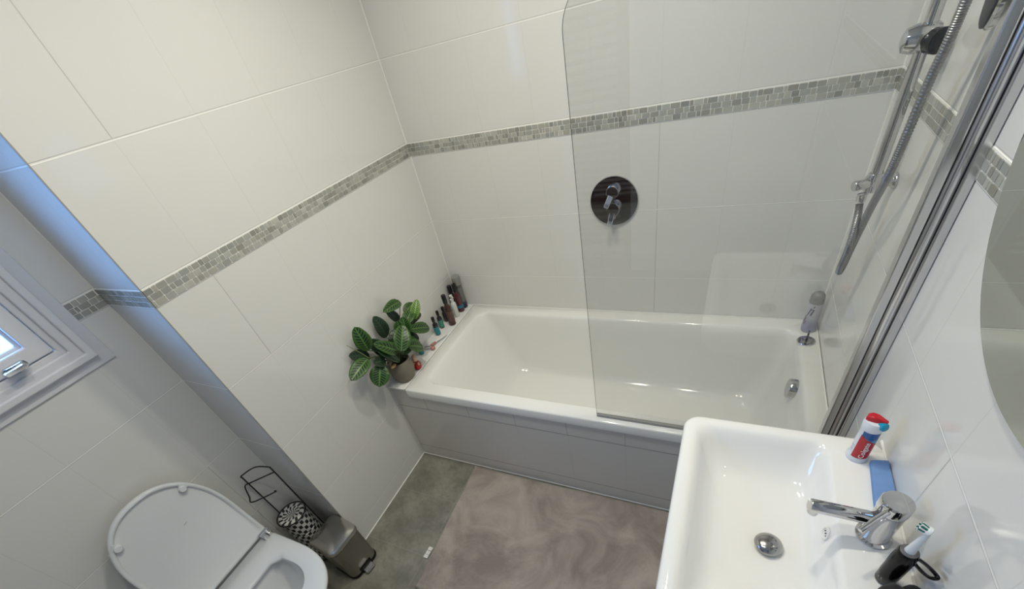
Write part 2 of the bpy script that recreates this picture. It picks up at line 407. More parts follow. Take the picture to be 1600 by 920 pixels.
# ---------------------------------------------------------------- bath screen
sc = thing('bath_screen', (1.60, -.674, H), 'clear glass bath screen hinged on a chrome wall post', 'shower screen')
gx0, gx1, gz0, gz1, gt = .960, 1.606, H+.012, 1.622, .005
out = [(gx0, gz0), (gx1, gz0), (gx1, gz1)]
cr = .075
for i in range(17):
    a = math.radians(90 + 90*i/16); out.append((gx0+cr+cr*math.cos(a), gz1-cr+cr*math.sin(a)))
n = len(out); v = [(x, -.674-gt/2, z) for x, z in out] + [(x, -.674+gt/2, z) for x, z in out]
f = [tuple(range(n)), tuple(reversed(range(n, 2*n)))]; b = MB().add(v, f, 0)
b2 = [(i, (i+1)%n, n+(i+1)%n, n+i) for i in range(n)]
b.add([], []); b.f += b2; b.mi += [1]*len(b2)
part_label(obj('glass_panel', b, [M['glass'], M['gedge']], sc, smooth=False), 'clear glass panel')
obj('bottom_seal', MB().box((gx0+.001, -.679, H+.0015), (1.604, -.669, H+.0125)), M['seal'], sc, bevel=.001, smooth=False)
PZ0, PZ1 = H+.003, 1.66
def prof(x0, x1, y0, y1, r): 
    return MB().loft([rrect(x0, x1, y0, y1, r, PZ0, 4), rrect(x0, x1, y0, y1, r, PZ1, 4)])
obj('glass_channel', prof(1.600, 1.617, -.687, -.662, .003), M['alu'], sc, smooth=False)
obj('hinge_strip', prof(1.6165, 1.6195, -.682, -.666, .0012), M['darkrub'], sc, smooth=False)
obj('hinge_tube', MB().lathe([(.0105,PZ0),(.0105,PZ1)], (1.6285,-.678,0), (0,0,1), 24), M['alu'], sc)
obj('wall_channel', prof(1.6375, W-.0005, -.692, -.660, .003), M['alu'], sc, smooth=False)
obj('hinge_strip', prof(1.6345, 1.6380, -.684, -.668, .0012), M['darkrub'], sc, smooth=False)

# ---------------------------------------------------------------- mixer valve
vx, vz = .884, .990
mv = thing('shower_mixer', (vx, 0, vz), 'round chrome concealed shower mixer on the back wall', 'shower mixer')
obj('wall_plate', MB().lathe([(.092,0),(.093,.004),(.091,.008),(0,.0085)], (vx,0,vz), (0,-1,0), 64, cap1=False), M['chrome_d'], mv)
def knob(zc, r, tilt, name):
    b = MB().lathe([(r,.006),(r,.028),(r*.93,.032),(0,.033)], (vx,0,zc), (0,-1,0), 40, cap1=False)
    o = obj(name, b, M['chrome'], mv)
    ca, sa = math.cos(tilt), math.sin(tilt); b = MB()
    rings = []
    for s_, w_, y0, y1 in ((0,.011,-.012,-.030),(.02,.011,-.014,-.034),(.040,.010,-.022,-.040),(.052,.010,-.028,-.045),(.055,.009,-.034,-.049)):
        c = (vx+sa*s_, zc-ca*s_)
        rings.append([(c[0]+ca*dx_, y_, c[1]+sa*dx_) for dx_, y_ in ((-w_,y0),(w_,y0),(w_,y1),(-w_,y1))])
    obj('lever', b.loft(rings), M['chrome'], o, bevel=.003)
knob(1.030, .024, math.radians(-25), 'control_knob'); knob(.966, .026, math.radians(-12), 'control_knob')

# ---------------------------------------------------------------- shower rail, hose, head
rx, ry = 1.610, -.292
sr = thing('shower_rail', (rx, ry, 1.09), 'chrome riser rail with slider on the right tiled wall', 'shower rail')
obj('rail', MB().lathe([(.0125,1.085),(.0125,1.92)], (rx,ry,0), (0,0,1), 24), M['chrome'], sr)
def bracket(z): 
    b = MB().lathe([(.019,0),(.019,.006),(.0125,.009),(.0125,.044),(.017,.046),(.017,.060),(.015,.064),(.0,.065)], (W,ry,z), (-1,0,0), 30, cap1=False)
    b.loft([[(rx+p[0], ry+p[1], z-.022) for p in rrect(-.016,.016,-.016,.016,.014,0)],[(rx+p[0], ry+p[1], z+.022) for p in rrect(-.016,.016,-.016,.016,.014,0)]])
    obj('bracket', b, M['chrome'], sr, bevel=.0015)
bracket(1.100); bracket(1.88)
obj('hose_outlet', MB().lathe([(.011,0),(.0125,.002),(.0125,.030),(.010,.034)], (1.566,-.312,1.100), (1,.3,.0), 24).lathe([(.009,0),(.011,.003),(.011,.018),(.008,.02)], (1.586,-.336,1.070), (0,0,1), 20), M['chrome'], sr)
b = MB().lathe([(.010,-.034),(.021,-.029),(.026,-.014),(.026,.014),(.020,.026),(.010,.030)], (rx-.006,ry,1.385), (1,0,.0), 30)
b.lathe([(.0165,-.024),(.0165,.024)], (rx,ry,1.385), (0,0,1), 24)
sl = obj('slider', b, M['chrome'], sr)
obj('clamp_knob', MB().lathe([(.018,0),(.0215,.004),(.022,.024),(.017,.029),(0,.030)], (rx+.006,ry-.020,1.381), (.5,-1,0), 28, cap1=False), M['blackp'], sl)
hose_pts = [(1.600,-.560,1.62),(1.600,-.512,1.53),(1.600,-.494,1.457),(1.600,-.485,1.406),(1.600,-.462,1.337),(1.600,-.448,1.246),(1.600,-.436,1.182),(1.601,-.412,1.130),(1.603,-.378,1.075),(1.604,-.350,1.010),(1.604,-.328,.945),(1.603,-.316,.892),(1.600,-.312,.862),(1.596,-.322,.880),(1.594,-.342,.925),(1.592,-.352,.980),(1.589,-.348,1.035),(1.586,-.338,1.066)]
path = smooth_path(hose_pts, 90)
hose = obj('shower_hose', MB().tube(path, lambda s: .0083+.0006*math.sin(s*PI*2*240), 10), pbr('hose_metal', (.34,.34,.35), .38, 1))
tag(hose, 'ribbed metal shower hose hanging in a narrow loop beside the riser rail', 'shower hose')
hs = thing('hand_shower', (1.592,-.605,1.484), 'round hand shower head with a black face, beside the glass screen post', 'shower head')
hn = Vector((-.985,.17,0)); hc = Vector((1.606,-.612,1.484))
obj('head', MB().lathe([(.030,0),(.048,.006),(.055,.010),(.055,.016),(.052,.019)], hc-hn*.014, hn, 48), M['chrome'], hs)
part_label(obj('spray_face', MB().lathe([(.052,0),(.052,.003),(.048,.005),(0,.0055)], hc+hn*.005, hn, 48, cap1=False), M['darkrub'], hs), 'black spray face')
obj('handle', MB().tube([(1.608,-.606,1.53),(1.608,-.594,1.56),(1.602,-.562,1.625)], lambda s: .011, 16), M['chrome'], hs)

# ---------------------------------------------------------------- round mirror
mr = thing('round_mirror', (W, -1.1, 1.41), 'large frameless round mirror on the right wall above the basin', 'mirror')
obj('backing', MB().lathe([(.318,0),(.318,.006)], (W,-1.1,1.41), (-1,0,0), 128), M['mirror_edge'], mr)
b = MB().lathe([(.325,.006),(.325,.0095),(.3235,.0112)], (W,-1.1,1.41), (-1,0,0), 160, mi=1, cap0=True, cap1=False)
b.lathe([(.3235,.0112),(.0001,.01125)], (W,-1.1,1.41), (-1,0,0), 160, mi=0, cap0=False, cap1=True)
obj('mirror_glass', b, [M['mirror'], M['mirror_edge']], mr)

# ---------------------------------------------------------------- basin
BZ = .758
bs = thing('basin', (1.46, -1.12, 0), 'white rectangular ceramic basin on the right wall, with a chrome tap', 'basin')
bx0, bx1, by0, by1 = 1.258, W-.001, -1.385, -.860
def br(x0, x1, y0, y1, r, z): return rrect(x0, x1, y0, y1, r, z, 12)
rings = [br(1.33, bx1, -1.33, -.92, .04, .60), br(1.275, bx1, -1.37, -.875, .04, .66), br(bx0+.002, bx1, by0+.002, by1-.002, .038, .70), br(bx0, bx1, by0, by1, .038, BZ-.010),
  br(bx0+.003, bx1, by0+.003, by1-.003, .037, BZ-.003), br(bx0+.009, bx1-.001, by0+.009, by1-.009, .034, BZ),
  br(1.283, 1.560, by0+.030, by1-.026, .032, BZ), br(1.290, 1.556, by0+.036, by1-.031, .032, BZ-.002), br(1.298, 1.552, by0+.043, by1-.038, .034, BZ-.008),
  br(1.306, 1.548, by0+.050, by1-.046, .036, BZ-.022), br(1.318, 1.543, by0+.065, by1-.062, .042, BZ-.050), br(1.334, 1.537, by0+.085, by1-.085, .050, BZ-.074),
  br(1.352, 1.530, by0+.11, by1-.11, .055, BZ-.086), br(1.390, 1.515, by0+.17, by1-.17, .050, BZ-.0915), br(1.44, 1.49, -1.15, -1.10, .02, BZ-.0935)]
obj('bowl', MB().loft(rings, True, True), M['ceramic'], bs, angle=60)
part_label(obj('drain_cover', MB().lathe([(.012,-.004),(.012,.004),(.0255,.006),(.0265,.009),(.023,.0145),(.014,.0185),(0,.0195)], (1.456,-1.128,BZ-.092), (0,0,1), 40, cap1=False), M['steel_d2'], bs), 'domed metal drain cover')
of = obj('overflow', MB().lathe([(.0140,0),(.0140,.0025),(.011,.0035),(.0105,.0015),(0,.0015)], (1.5455,-1.103,BZ-.034), (-1,0,.18), 28, cap1=False), M['ceramic'], bs)
for i in range(7):
    a = i*PI/3; rr_ = .006 if i < 6 else 0
    obj('overflow_hole', MB().lathe([(.0013,0),(.0013,.0006)], (1.5438,-1.103+rr_*math.cos(a),BZ-.0337+rr_*math.sin(a)), (-1,0,.18), 10), M['darkrub'], of)
# deck silicone
struct(obj('trim_12', MB().tube([(W-.001,-.862,BZ),(W-.001,-1.383,BZ)], .003, 8), M['silic']))
# tap
tx, ty = 1.607, -1.108
tp = thing('basin_tap', (tx, ty, BZ), 'chrome single lever mixer tap standing on the basin deck', 'tap')
obj('body', MB().lathe([(.0265,0),(.0275,.003),(.0275,.006),(.0225,.008),(.0215,.012),(.0215,.088),(.0222,.089)], (tx,ty,BZ), (0,0,1), 48), M['chrome'], tp)
obj('cap', MB().lathe([(.0222,0),(.0228,.002),(.0228,.024),(.021,.0268),(0,.028)], (tx,ty,BZ+.0895), (0,0,1), 48, cap1=False), M['chrome'], tp)
b = MB().lathe([(.0115,0),(.0125,.02),(.0125,.106),(.011,.1085),(0,.109)], (tx-.008,ty-.001,BZ+.056), (-1,-.10,.16), 36, cap1=False)
sp = obj('spout', b, M['chrome'], tp)
e = Vector((tx-.008,ty-.001,BZ+.056)) + Vector((-1,-.10,.16)).normalized()*.096
obj('aerator', MB().lathe([(.0088,0),(.0088,.018),(.007,.019)], e+Vector((0,0,-.003)), (-.16,0,-1), 24), M['chrome'], sp)
obj('lever', MB().tube([(tx-.012,ty-.016,BZ+.104),(tx-.030,ty-.034,BZ+.100),(tx-.052,ty-.058,BZ+.094)], lambda s: .0048-.0008*s, 16), M['chrome'], tp)

# ---------------------------------------------------------------- basin items
def ribbon_text(txt, size, origin, axis_c, r, cyl_dir, start_ang, along0, mat, name, parent, up_along=True, ext=.0002, bold=0):
    """lay text on a vertical cylinder: text runs up the axis, letter height goes round it"""
    cu = bpy.data.curves.new(name, 'FONT'); cu.body = txt; cu.size = size; cu.offset = bold; cu.resolution_u = 3
    to = bpy.data.objects.new('t', cu); COL.objects.link(to); bpy.context.view_layer.update()
    dg = bpy.context.evaluated_depsgraph_get(); me0 = to.evaluated_get(dg).to_mesh()
    bm = bmesh.new(); bm.from_mesh(me0)
    bmesh.ops.triangulate(bm, faces=bm.faces)
    v = []
    for p in bm.verts:
        a_ = start_ang + (-p.co.y/r if up_along else p.co.x/r); z_ = along0 + (p.co.x*1.25 if up_along else p.co.y)
        v.append((axis_c[0]+(r+ext)*math.cos(a_), axis_c[1]+(r+ext)*math.sin(a_), axis_c[2]+z_))
    f = [tuple(q.index for q in g.verts) for g in bm.faces]; bm.free()
    to.to_mesh_clear() if hasattr(to, 'to_mesh_clear') else None
    bpy.data.objects.remove(to); bpy.data.curves.remove(cu)
    return obj(name, MB().add(v, f), mat, parent, smooth=False)
def patch(axis_c, r, a0, a1, z0, z1, mat, name, parent, top=None, n=20):
    """thin curved label on a cylinder; top(t) may cut its upper edge"""
    v = []; f = []
    for i in range(n+1):
        t_ = i/n; a_ = a0+(a1-a0)*t_; zt = z1 if top is None else top(t_); zb = z0 if not callable(z0) else z0(t_)
        for rr_, zz in ((r,zb),(r,zt)): v.append((axis_c[0]+rr_*math.cos(a_), axis_c[1]+rr_*math.sin(a_), axis_c[2]+zz))
    for i in range(n): f.append((2*i,2*i+2,2*i+3,2*i+1))
    return obj(name, MB().add(v, f), mat, parent)
cr_red = pbr('toothpaste_red', (.50,.010,.020), .25); cr_blue = pbr('toothpaste_blue', (.012,.09,.30), .25, var=(90,.5))
cr_lt = pbr('toothpaste_light_blue', (.10,.27,.50), .25); cr_w = pbr('toothpaste_white', (.72,.76,.82), .2)
cr_wt = pbr('lettering_white', (.85,.85,.85), .4); teal_p = pbr('turquoise_plastic', (.0,.30,.52), .3); clr = pbr('clear_base_plastic', (.66,.70,.74), .12)
tc = (1.603, -.918, BZ); 
tpm = thing('toothpaste_pump', tc, 'white, red and blue toothpaste pump standing at the far end of the basin deck', 'toothpaste')
tr = .0168
obj('tube_body', MB().lathe([(.0190,0),(.0196,.002),(.0196,.009),(tr,.013),(tr,.090),(.0176,.092),(.0176,.095)], tc, (0,0,1), 40), cr_w, tpm)
va = math.atan2(-1.67-tc[1], 1.289-tc[0])   # side that faces the room
patch(tc, tr+.0008, va-.55, va+1.30, .013, .05, cr_red, 'red_label', tpm, top=lambda t: .079-.020*t)
patch(tc, tr+.0002, va-.50, va+1.30, lambda t: .045, .090, cr_blue, 'blue_label', tpm)
patch(tc, tr+.0005, va-.45, va+1.30, lambda t: .044, .05, cr_lt, 'light_blue_band', tpm, top=lambda t: .074-.004*t+.002*math.sin(9*t))
ribbon_text('Colgate', .0125, None, tc, tr+.0012, None, va+.62, .0150, cr_wt, 'lettering', tpm, bold=.00015)
ribbon_text('| || | ||', .007, None, tc, tr+.0004, None, va-.85, .022, pbr('lettering_blue', (.05,.08,.2), .4), 'side_lettering', tpm)
obj('pump_head', MB().lathe([(.0178,.094),(.0182,.096),(.0182,.108),(.0165,.113),(.0,.114)], tc, (0,0,1), 36, cap1=False), pbr('pump_white', (.74,.78,.84), .2), tpm)
b = MB(); dirv = Vector((.75,-.35,0)).normalized(); sd = Vector((-dirv.y, dirv.x, 0)); c0 = Vector(tc)+Vector((0,0,.112))
rg = []
for s_, w_, z0, z1 in ((-.016,.008,0,.007),(-.010,.010,0,.012),(0,.009,.0,.013),(.010,.006,.002,.010),(.018,.004,.003,.008)):
    rg.append([c0+dirv*s_+sd*w_*sg+Vector((0,0,zz)) for sg, zz in ((-1,z0),(1,z0),(.8,z1),(-.8,z1))])
part_label(obj('trigger', b.loft(rg), cr_red, tpm, bevel=.002), 'red trigger')
part_label(obj('nozzle', MB().lathe([(.0085,0),(.0085,.009),(.006,.011),(0,.011)], c0+dirv*.010-sd*.004+Vector((0,0,-.004)), (.5,-.7,.25), 24, cap1=False), teal_p, tpm), 'turquoise nozzle')
# blue sponge cloth
sp_m = pbr('blue_sponge', (.17,.31,.60), .85, bump=(260,.5,.002), var=(30,.12))
n_ = 14; v = []; f = []
P4 = [Vector((1.6225,-.932,0)), Vector((1.6525,-.926,0)), Vector((1.6525,-1.040,0)), Vector((1.6150,-1.052,0))]
b = MB().loft([[tuple(Vector((p.x,p.y,z_))) for p in P4] for z_ in (BZ+.0005, BZ+.013)])
o = obj('sponge', b, sp_m, bevel=.0022); tag(o, 'flat blue cleaning sponge lying behind the tap on the basin', 'sponge')
# electric toothbrush
tbx, tby = 1.612, -1.190
tb = thing('electric_toothbrush', (tbx,tby,BZ), 'black electric toothbrush with a white head, standing behind the tap', 'toothbrush')
obj('handle', MB().lathe([(.0115,0),(.0135,.003),(.0145,.03),(.0150,.075),(.0140,.096),(.0125,.101),(.0085,.103)], (tbx,tby,BZ), (0,0,1), 36), M['blackp'], tb)
obj('collar', MB().lathe([(.0118,0),(.0118,.0022),(.010,.0028),(.0,.003)], (tbx,tby,BZ+.1012), (0,0,1), 30, cap1=False), pbr('grey_collar', (.12,.12,.13), .3), tb)
bh = obj('brush_neck', MB().tube([(tbx,tby,BZ+.102),(tbx,tby,BZ+.112),(tbx+.001,tby,BZ+.135),(tbx+.002,tby,BZ+.158)], lambda s: .0075-.0038*s, 16), pbr('white_brush_plastic', (.72,.76,.80), .25), tb)
obj('brush_head', MB().lathe([(.0045,0),(.0078,.002),(.0078,.006),(.007,.007)], (tbx+.005,tby+.001,BZ+.160), (-.75,.35,.25), 24), pbr('white_head_plastic', (.80,.84,.86), .25), bh)
bx_ = Vector((-.75,.35,.25)).normalized(); a1 = bx_.cross(Vector((0,0,1))).normalized(); a2 = bx_.cross(a1)
gb = MB(); wb = MB(); c0 = Vector((tbx+.005,tby+.001,BZ+.160))+bx_*.007
for i in range(14):
    a_ = 2*PI*i/14; d_ = a1*math.cos(a_)+a2*math.sin(a_)
    tgt = gb if i % 2 else wb
    tgt.tube([c0+d_*.0052, c0+d_*.0064+bx_*.0085], .0014, 6)
for i in range(5): wb.tube([c0+a1*.002*math.cos(i*1.26)+a2*.002*math.sin(i*1.26), c0+a1*.0022*math.cos(i*1.26)+a2*.0022*math.sin(i*1.26)+bx_*.007], .0012, 6)
part_label(obj('bristles', gb, pbr('green_bristle', (.0,.16,.13), .6), bh), 'dark green bristles'); obj('bristles', wb, pbr('white_bristle', (.8,.8,.8), .6), bh)
# black puff / pouch at lower frame edge with its thin loop handle
pf = thing('black_pouch', (1.618,-1.235,BZ), 'black two-lobed soft pouch with a thin loop handle, at the bottom edge', 'pouch')
vel = pbr('black_velvet', (.006,.006,.006), .75, sheen=.15)
b = MB()
for (cx_, cy_, cz_, ra, rb, rc) in ((1.612,-1.232,BZ+.024,.021,.021,.024), (1.634,-1.226,BZ+.026,.017,.019,.026)):
    rg = []
    for i in range(1, 14):
        th = PI*i/14; rg.append([(cx_+ra*math.sin(th)*math.cos(2*PI*j/28)*(1+.04*math.sin(5*2*PI*j/28)), cy_+rb*math.sin(th)*math.sin(2*PI*j/28)*(1+.04*math.sin(5*2*PI*j/28)), cz_-rc*math.cos(th)) for j in range(28)])
    b.loft(rg)
obj('pouch_body', b, vel, pf)
lp = smooth_path([(1.638,-1.160,BZ+.044),(1.642,-1.177,BZ+.062),(1.642,-1.201,BZ+.083),(1.642,-1.219,BZ+.094),(1.641,-1.214,BZ+.080),(1.641,-1.199,BZ+.063),(1.639,-1.176,BZ+.048)], 8, closed=True)
obj('loop_handle', MB().tube(lp, .0030, 10, closed=True), M['blackp'], pf)

# ---------------------------------------------------------------- toilet
TY = -1.569
tl = thing('toilet', (.02, TY, 0), 'white toilet with its lid raised against the window wall', 'toilet')
def dshape(x0, x1, hw, z, n=40, back_r=.03, px=2.3):
    """D outline: straight at x0, rounded at x1"""
    out = []; L = x1-x0; xs = x0+L*.42
    out.append((x0, TY-hw+back_r, z)); out.append((x0+back_r, TY-hw, z))
    for i in range(n+1):
        a = -PI/2 + PI*i/n; c_, s_ = math.cos(a), math.sin(a)
        out.append((xs+(x1-xs)*abs(c_)**(2/px), TY+hw*math.copysign(abs(s_)**(2/px), s_), z))
    out.append((x0+back_r, TY+hw, z)); out.append((x0, TY+hw-back_r, z))
    return out
DXW = -DX+.001
rg = [dshape(DXW+.02, .20, .105, .0), dshape(DXW+.02, .205, .108, .05), dshape(DXW+.01, .225, .118, .18), dshape(DXW+.005, .262, .143, .30), dshape(DXW, .284, .153, .352), dshape(DXW, .286, .154, .362), dshape(DXW, .282, .151, .366)]
inr = [dshape(.000, .226, .108, .366), dshape(.004, .222, .104, .360), dshape(.012, .214, .098, .32), dshape(.03, .19, .080, .26), dshape(.06, .15, .050, .20), dshape(.08, .13, .03, .18)]
obj('pan', MB().loft(rg+inr, True, True), M['toiletc'], tl, angle=50)
rg = [dshape(-.098, .296, .160, .370), dshape(-.100, .300, .163, .374), dshape(-.100, .300, .163, .381), dshape(-.097, .294, .158, .387), dshape(-.010, .238, .122, .389), dshape(.012, .214, .100, .384), dshape(.016, .210, .096, .376), dshape(.014, .212, .098, .370)]
n = len(rg[0]); b = MB().loft(rg+[rg[0]], False, False)
obj('seat', b, M['seatp'], tl, angle=50)
# lid: same outline stood up; local u = height above hinge, concave side to +x
def lidring(inset, xo, u0=.0):
    out = []
    for (px_, py_, _) in dshape(0+inset, .393-inset, .163-inset, 0, back_r=.012):
        u = px_; lean = -.104 - u*.20
        out.append((lean+xo, py_, .390+u*.987))
    return out
rg = [lidring(.002, -.018), lidring(0, -.014), lidring(0, -.002), lidring(.002, 0), lidring(.008, 0), lidring(.011, -.003), lidring(.015, -.009)]
obj('lid', MB().loft(rg, True, True), M['seatp'], tl, angle=50)
lid = [o for o in tl.children if o.name.startswith('lid')][0]
for (uy, uz) in ((.106,.322),(-.106,.322)):
    lean = -.104-uz*.20; c_ = Vector((lean, TY+uy, .390+uz*.987)); q_ = Vector((0, math.copysign(.013, uy), .010))
    b = MB().lathe([(.0115,-.012),(.0115,.002),(.009,.0055),(0,.006)], c_, (1,0,.2), 24, cap1=False)
    b.loft([[c_+q_*0+Vector((x_,0,0))+w_ for x_, w_ in ((-.010,Vector((0,.007,-.007))),(.001,Vector((0,.007,-.007))),(.001,Vector((0,-.007,.007))),(-.010,Vector((0,-.007,.007))))] , [c_+q_+Vector((x_-.004,0,0))+w_*1.6 for x_, w_ in ((-.008,Vector((0,.007,-.007))),(.003,Vector((0,.007,-.007))),(.003,Vector((0,-.007,.007))),(-.008,Vector((0,-.007,.007))))]] if uy > 0 else [[c_+Vector((x_,0,0))+w_ for x_, w_ in ((-.010,Vector((0,.007,.007))),(.001,Vector((0,.007,.007))),(.001,Vector((0,-.007,-.007))),(-.010,Vector((0,-.007,-.007))))] , [c_+q_+Vector((x_-.004,0,0))+w_*1.6 for x_, w_ in ((-.008,Vector((0,.007,.007))),(.003,Vector((0,.007,.007))),(.003,Vector((0,-.007,-.007))),(-.008,Vector((0,-.007,-.007))))]])
    obj('bumper', b, M['seatp'], lid)
b = MB(); 
b.add([(-.104-.23*.20-.0080, TY+.035+dy, .390+.23*.987+dz) for dy, dz in ((-.006,-.0015),(.006,.0005),(.006,.0025),(-.006,.0005))], [(0,1,2,3)])
obj('maker_mark', b, pbr('grey_print', (.38,.42,.42), .5), lid, smooth=False)
for sy in (1, -1):
    b = MB(); yc = TY+sy*.145
    b.tube([(-.098,yc-.019,.395),(-.098,yc+.019,.395)], .011, 20)
    b.loft([rrect(-.098,-.068,yc-.018,yc-.0015,.003,.386,4), rrect(-.098,-.068,yc-.018,yc-.0015,.003,.403,4)]).loft([rrect(-.098,-.068,yc+.0015,yc+.018,.003,.386,4), rrect(-.098,-.068,yc+.0015,yc+.018,.003,.403,4)])
    part_label(obj('hinge', b, M['chrome'], tl, bevel=.001), 'chrome hinge')

# ---------------------------------------------------------------- pedal bin
bn = thing('pedal_bin', (.026,-1.298,0), 'small brushed steel pedal bin beside the toilet', 'bin', rz=math.radians(-7))
def lr(x0, x1, y0, y1, r, z): return rrect(x0, x1, y0, y1, r, z, 8)
loc = dict(world=False)
obj('base', MB().loft([lr(-.074,.072,-.068,.068,.030,0), lr(-.076,.074,-.070,.070,.030,.006), lr(-.076,.074,-.070,.070,.030,.014)]), M['blackp'], bn, **loc)
obj('bin_body', MB().loft([lr(-.0735,.0715,-.0675,.0675,.028,.014), lr(-.078,.076,-.071,.071,.028,.205)]), M['steel_d'], bn, **loc)
obj('rim', MB().loft([lr(-.0765,.0745,-.0695,.0695,.028,.205), lr(-.0765,.0745,-.0695,.0695,.028,.213)]), M['blackp'], bn, **loc)
obj('bin_lid', MB().loft([lr(-.080,.079,-.073,.073,.029,.211), lr(-.081,.080,-.074,.074,.029,.214), lr(-.081,.080,-.074,.074,.029,.222), lr(-.077,.076,-.070,.070,.027,.229), lr(-.070,.068,-.062,.062,.024,.2315), lr(-.04,.04,-.034,.034,.015,.235)]), M['steel'], bn, **loc)
pdl = obj('pedal', MB().loft([lr(.060,.098,-.021,.021,.006,.006), lr(.060,.101,-.023,.023,.007,.010), lr(.060,.101,-.023,.023,.007,.020), lr(.062,.098,-.021,.021,.006,.024)]), M['alu'], bn, **loc)
obj('pedal_surround', MB().loft([lr(.055,.0765,-.030,.030,.005,.003), lr(.055,.0765,-.030,.030,.005,.034)]), M['blackp'], bn, **loc)

# ---------------------------------------------------------------- toilet roll stand + rolls
RC = (-.160, -1.300)
mt = bpy.data.materials.new('printed_roll_wrap'); t = NT(mt)
x, y, z = t.xyz()
rad = t.math('SQRT', t.math('ADD', t.math('MULTIPLY', x, x), t.math('MULTIPLY', y, y)))
ang = t.math('ARCTAN2', y, x)
g = t.node('ShaderNodeNewGeometry'); sn = t.node('ShaderNodeSeparateXYZ'); t.l.new(g.outputs['Normal'], sn.inputs[0])
top = t.math('GREATER_THAN', sn.outputs[2], .5)
rowt = t.math('FLOOR', t.math('DIVIDE', rad, .018)); rows = t.math('FLOOR', t.math('DIVIDE', z, .019))
row = t.math('ADD', t.math('MULTIPLY', top, rowt), t.math('MULTIPLY', t.math('SUBTRACT', 1.0, top), rows))
aa = t.math('ADD', t.math('MULTIPLY', ang, 11/(2*PI)), t.math('MULTIPLY', row, .5))
sw = t.math('ADD', aa, t.math('MULTIPLY', top, t.math('MULTIPLY', rad, 14.0)))
fr = t.math('FRACT', sw)
mk = t.math('GREATER_THAN', fr, .42)
c = t.mix(mk, (.015,.015,.015), (.66,.65,.61)); t.l.new(c, t.bsdf.inputs['Base Color']); t.bsdf.inputs['Roughness'].default_value = .5
M['wrap'] = mt
rolls = []
rp = [(.012,0),(.050,0),(.0535,.004),(.0535,.091),(.050,.0945),(.016,.0925),(.010,.088)]
def roll_mesh(parent=None):
    return obj('toilet_roll', MB().lathe(rp, (0,0,0), (0,0,1), 48), M['wrap'], None)
r0 = roll_mesh(); r0.location = (RC[0], RC[1], .205)
tag(r0, 'paper-wrapped toilet roll in a black and white block print, on top in the wire stand', 'toilet roll', 'wrapped toilet rolls')
r1 = r0.copy(); COL.objects.link(r1); r1.location = (RC[0], RC[1], .108); r1.rotation_euler = (0,0,.7)
tag(r1, 'black and white wrapped toilet roll directly below the topmost one', 'toilet roll', 'wrapped toilet rolls')
r2 = r0.copy(); COL.objects.link(r2); r2.location = (RC[0], RC[1], .011); r2.rotation_euler = (0,0,1.9)
tag(r2, 'lowest black and white wrapped toilet roll of the stack behind the bin', 'toilet roll', 'wrapped toilet rolls')
st = thing('toilet_roll_stand', (RC[0],RC[1],0), 'black wire toilet roll stand in the corner behind the bin', 'toilet roll holder')
A = Vector((-.2190,-1.312,0)); B = Vector((-.119,-1.2480,0)); WR = .0026
rA = .0585
def circ(z, r, n=48): return [(RC[0]+r*math.cos(2*PI*i/n), RC[1]+r*math.sin(2*PI*i/n), z) for i in range(n)]
obj('base_ring', MB().tube(circ(.004, rA+.002), .003, 8, closed=True).tube([(RC[0]-rA,RC[1],.004),(RC[0]+rA,RC[1],.004)], .003, 8).tube([(RC[0],RC[1]-rA,.004),(RC[0],RC[1]+rA,.004)], .003, 8), M['blackw'], st)
obj('ring', MB().tube(circ(.296, rA), WR, 8, closed=True), M['blackw'], st)
# front guard wires between the two rings
zt = .555
top_arc = [A+Vector((0,0,.004)), A+Vector((0,0,.3)), A+Vector((0,0,zt-.012)), A+Vector((.003,.003,zt-.002))]
mid = (A+B)/2
top_arc += [mid+Vector((-.012,.012,zt+.008)), B+Vector((-.006,-.003,zt+.008)), B+Vector((0,0,zt-.004)), B+Vector((0,0,.3)), B+Vector((0,0,.004))]
pp = [top_arc[0], top_arc[1]] + smooth_path(top_arc[2:7], 8) + [top_arc[7], top_arc[8]]
obj('upright_frame', MB().tube(pp, WR, 8), M['blackw'], st)
ca_, cb_ = A+Vector((0,0,.505)), B+Vector((0,0,.530))
obj('roll_arm', MB().tube([cb_] + smooth_path([ca_, ca_+Vector((-.008,-.014,-.004)), Vector((-.180,-1.352,.488)), Vector((-.155,-1.365,.485)), Vector((-.110,-1.330,.490)), Vector((-.080,-1.306,.497))], 8), WR, 8).lathe([(.0005,-.0045),(.0035,-.0035),(.0048,0),(.0035,.0035),(.0005,.0045)], (-.078,-1.304,.499), (0,0,1), 16), M['blackw'], st)

# ---------------------------------------------------------------- bath mat
nx_, ny_ = 330, 210; v = []; f = []
c00 = Vector((.352,-1.312,0)); c10 = Vector((1.40,-1.345,0)); c01 = Vector((.322,-.700,0)); c11 = Vector((1.38,-.700,0))
rnd = random.Random(3)
for j in range(ny_+1):
    for i in range(nx_+1):
        s_, t_ = i/nx_, j/ny_; p = c00*(1-s_)*(1-t_)+c10*s_*(1-t_)+c01*(1-s_)*t_+c11*s_*t_
        ed = min(i, nx_-i, j, ny_-j); h_ = .010*min(1, (ed/3)**.5) if ed else 0
        h_ += (.0022*rnd.random() + .0010*math.sin(9*p.x+5*math.sin(7*p.y))) if ed else 0
        if ed: p = p + Vector((rnd.uniform(-.0012,.0012), rnd.uniform(-.0012,.0012), 0))
        v.append((p.x, p.y, .002+h_))
for j in range(ny_):
    for i in range(nx_): a_ = j*(nx_+1)+i; f.append((a_, a_+1, a_+nx_+2, a_+nx_+1))
bmat = thing('bath_mat', (.86,-1.0,0), 'mauve towelling bath mat on the grey floor beside the bath', 'bath mat')
obj('pile', MB().add(v, f), M['mat'], bmat)
b = MB()
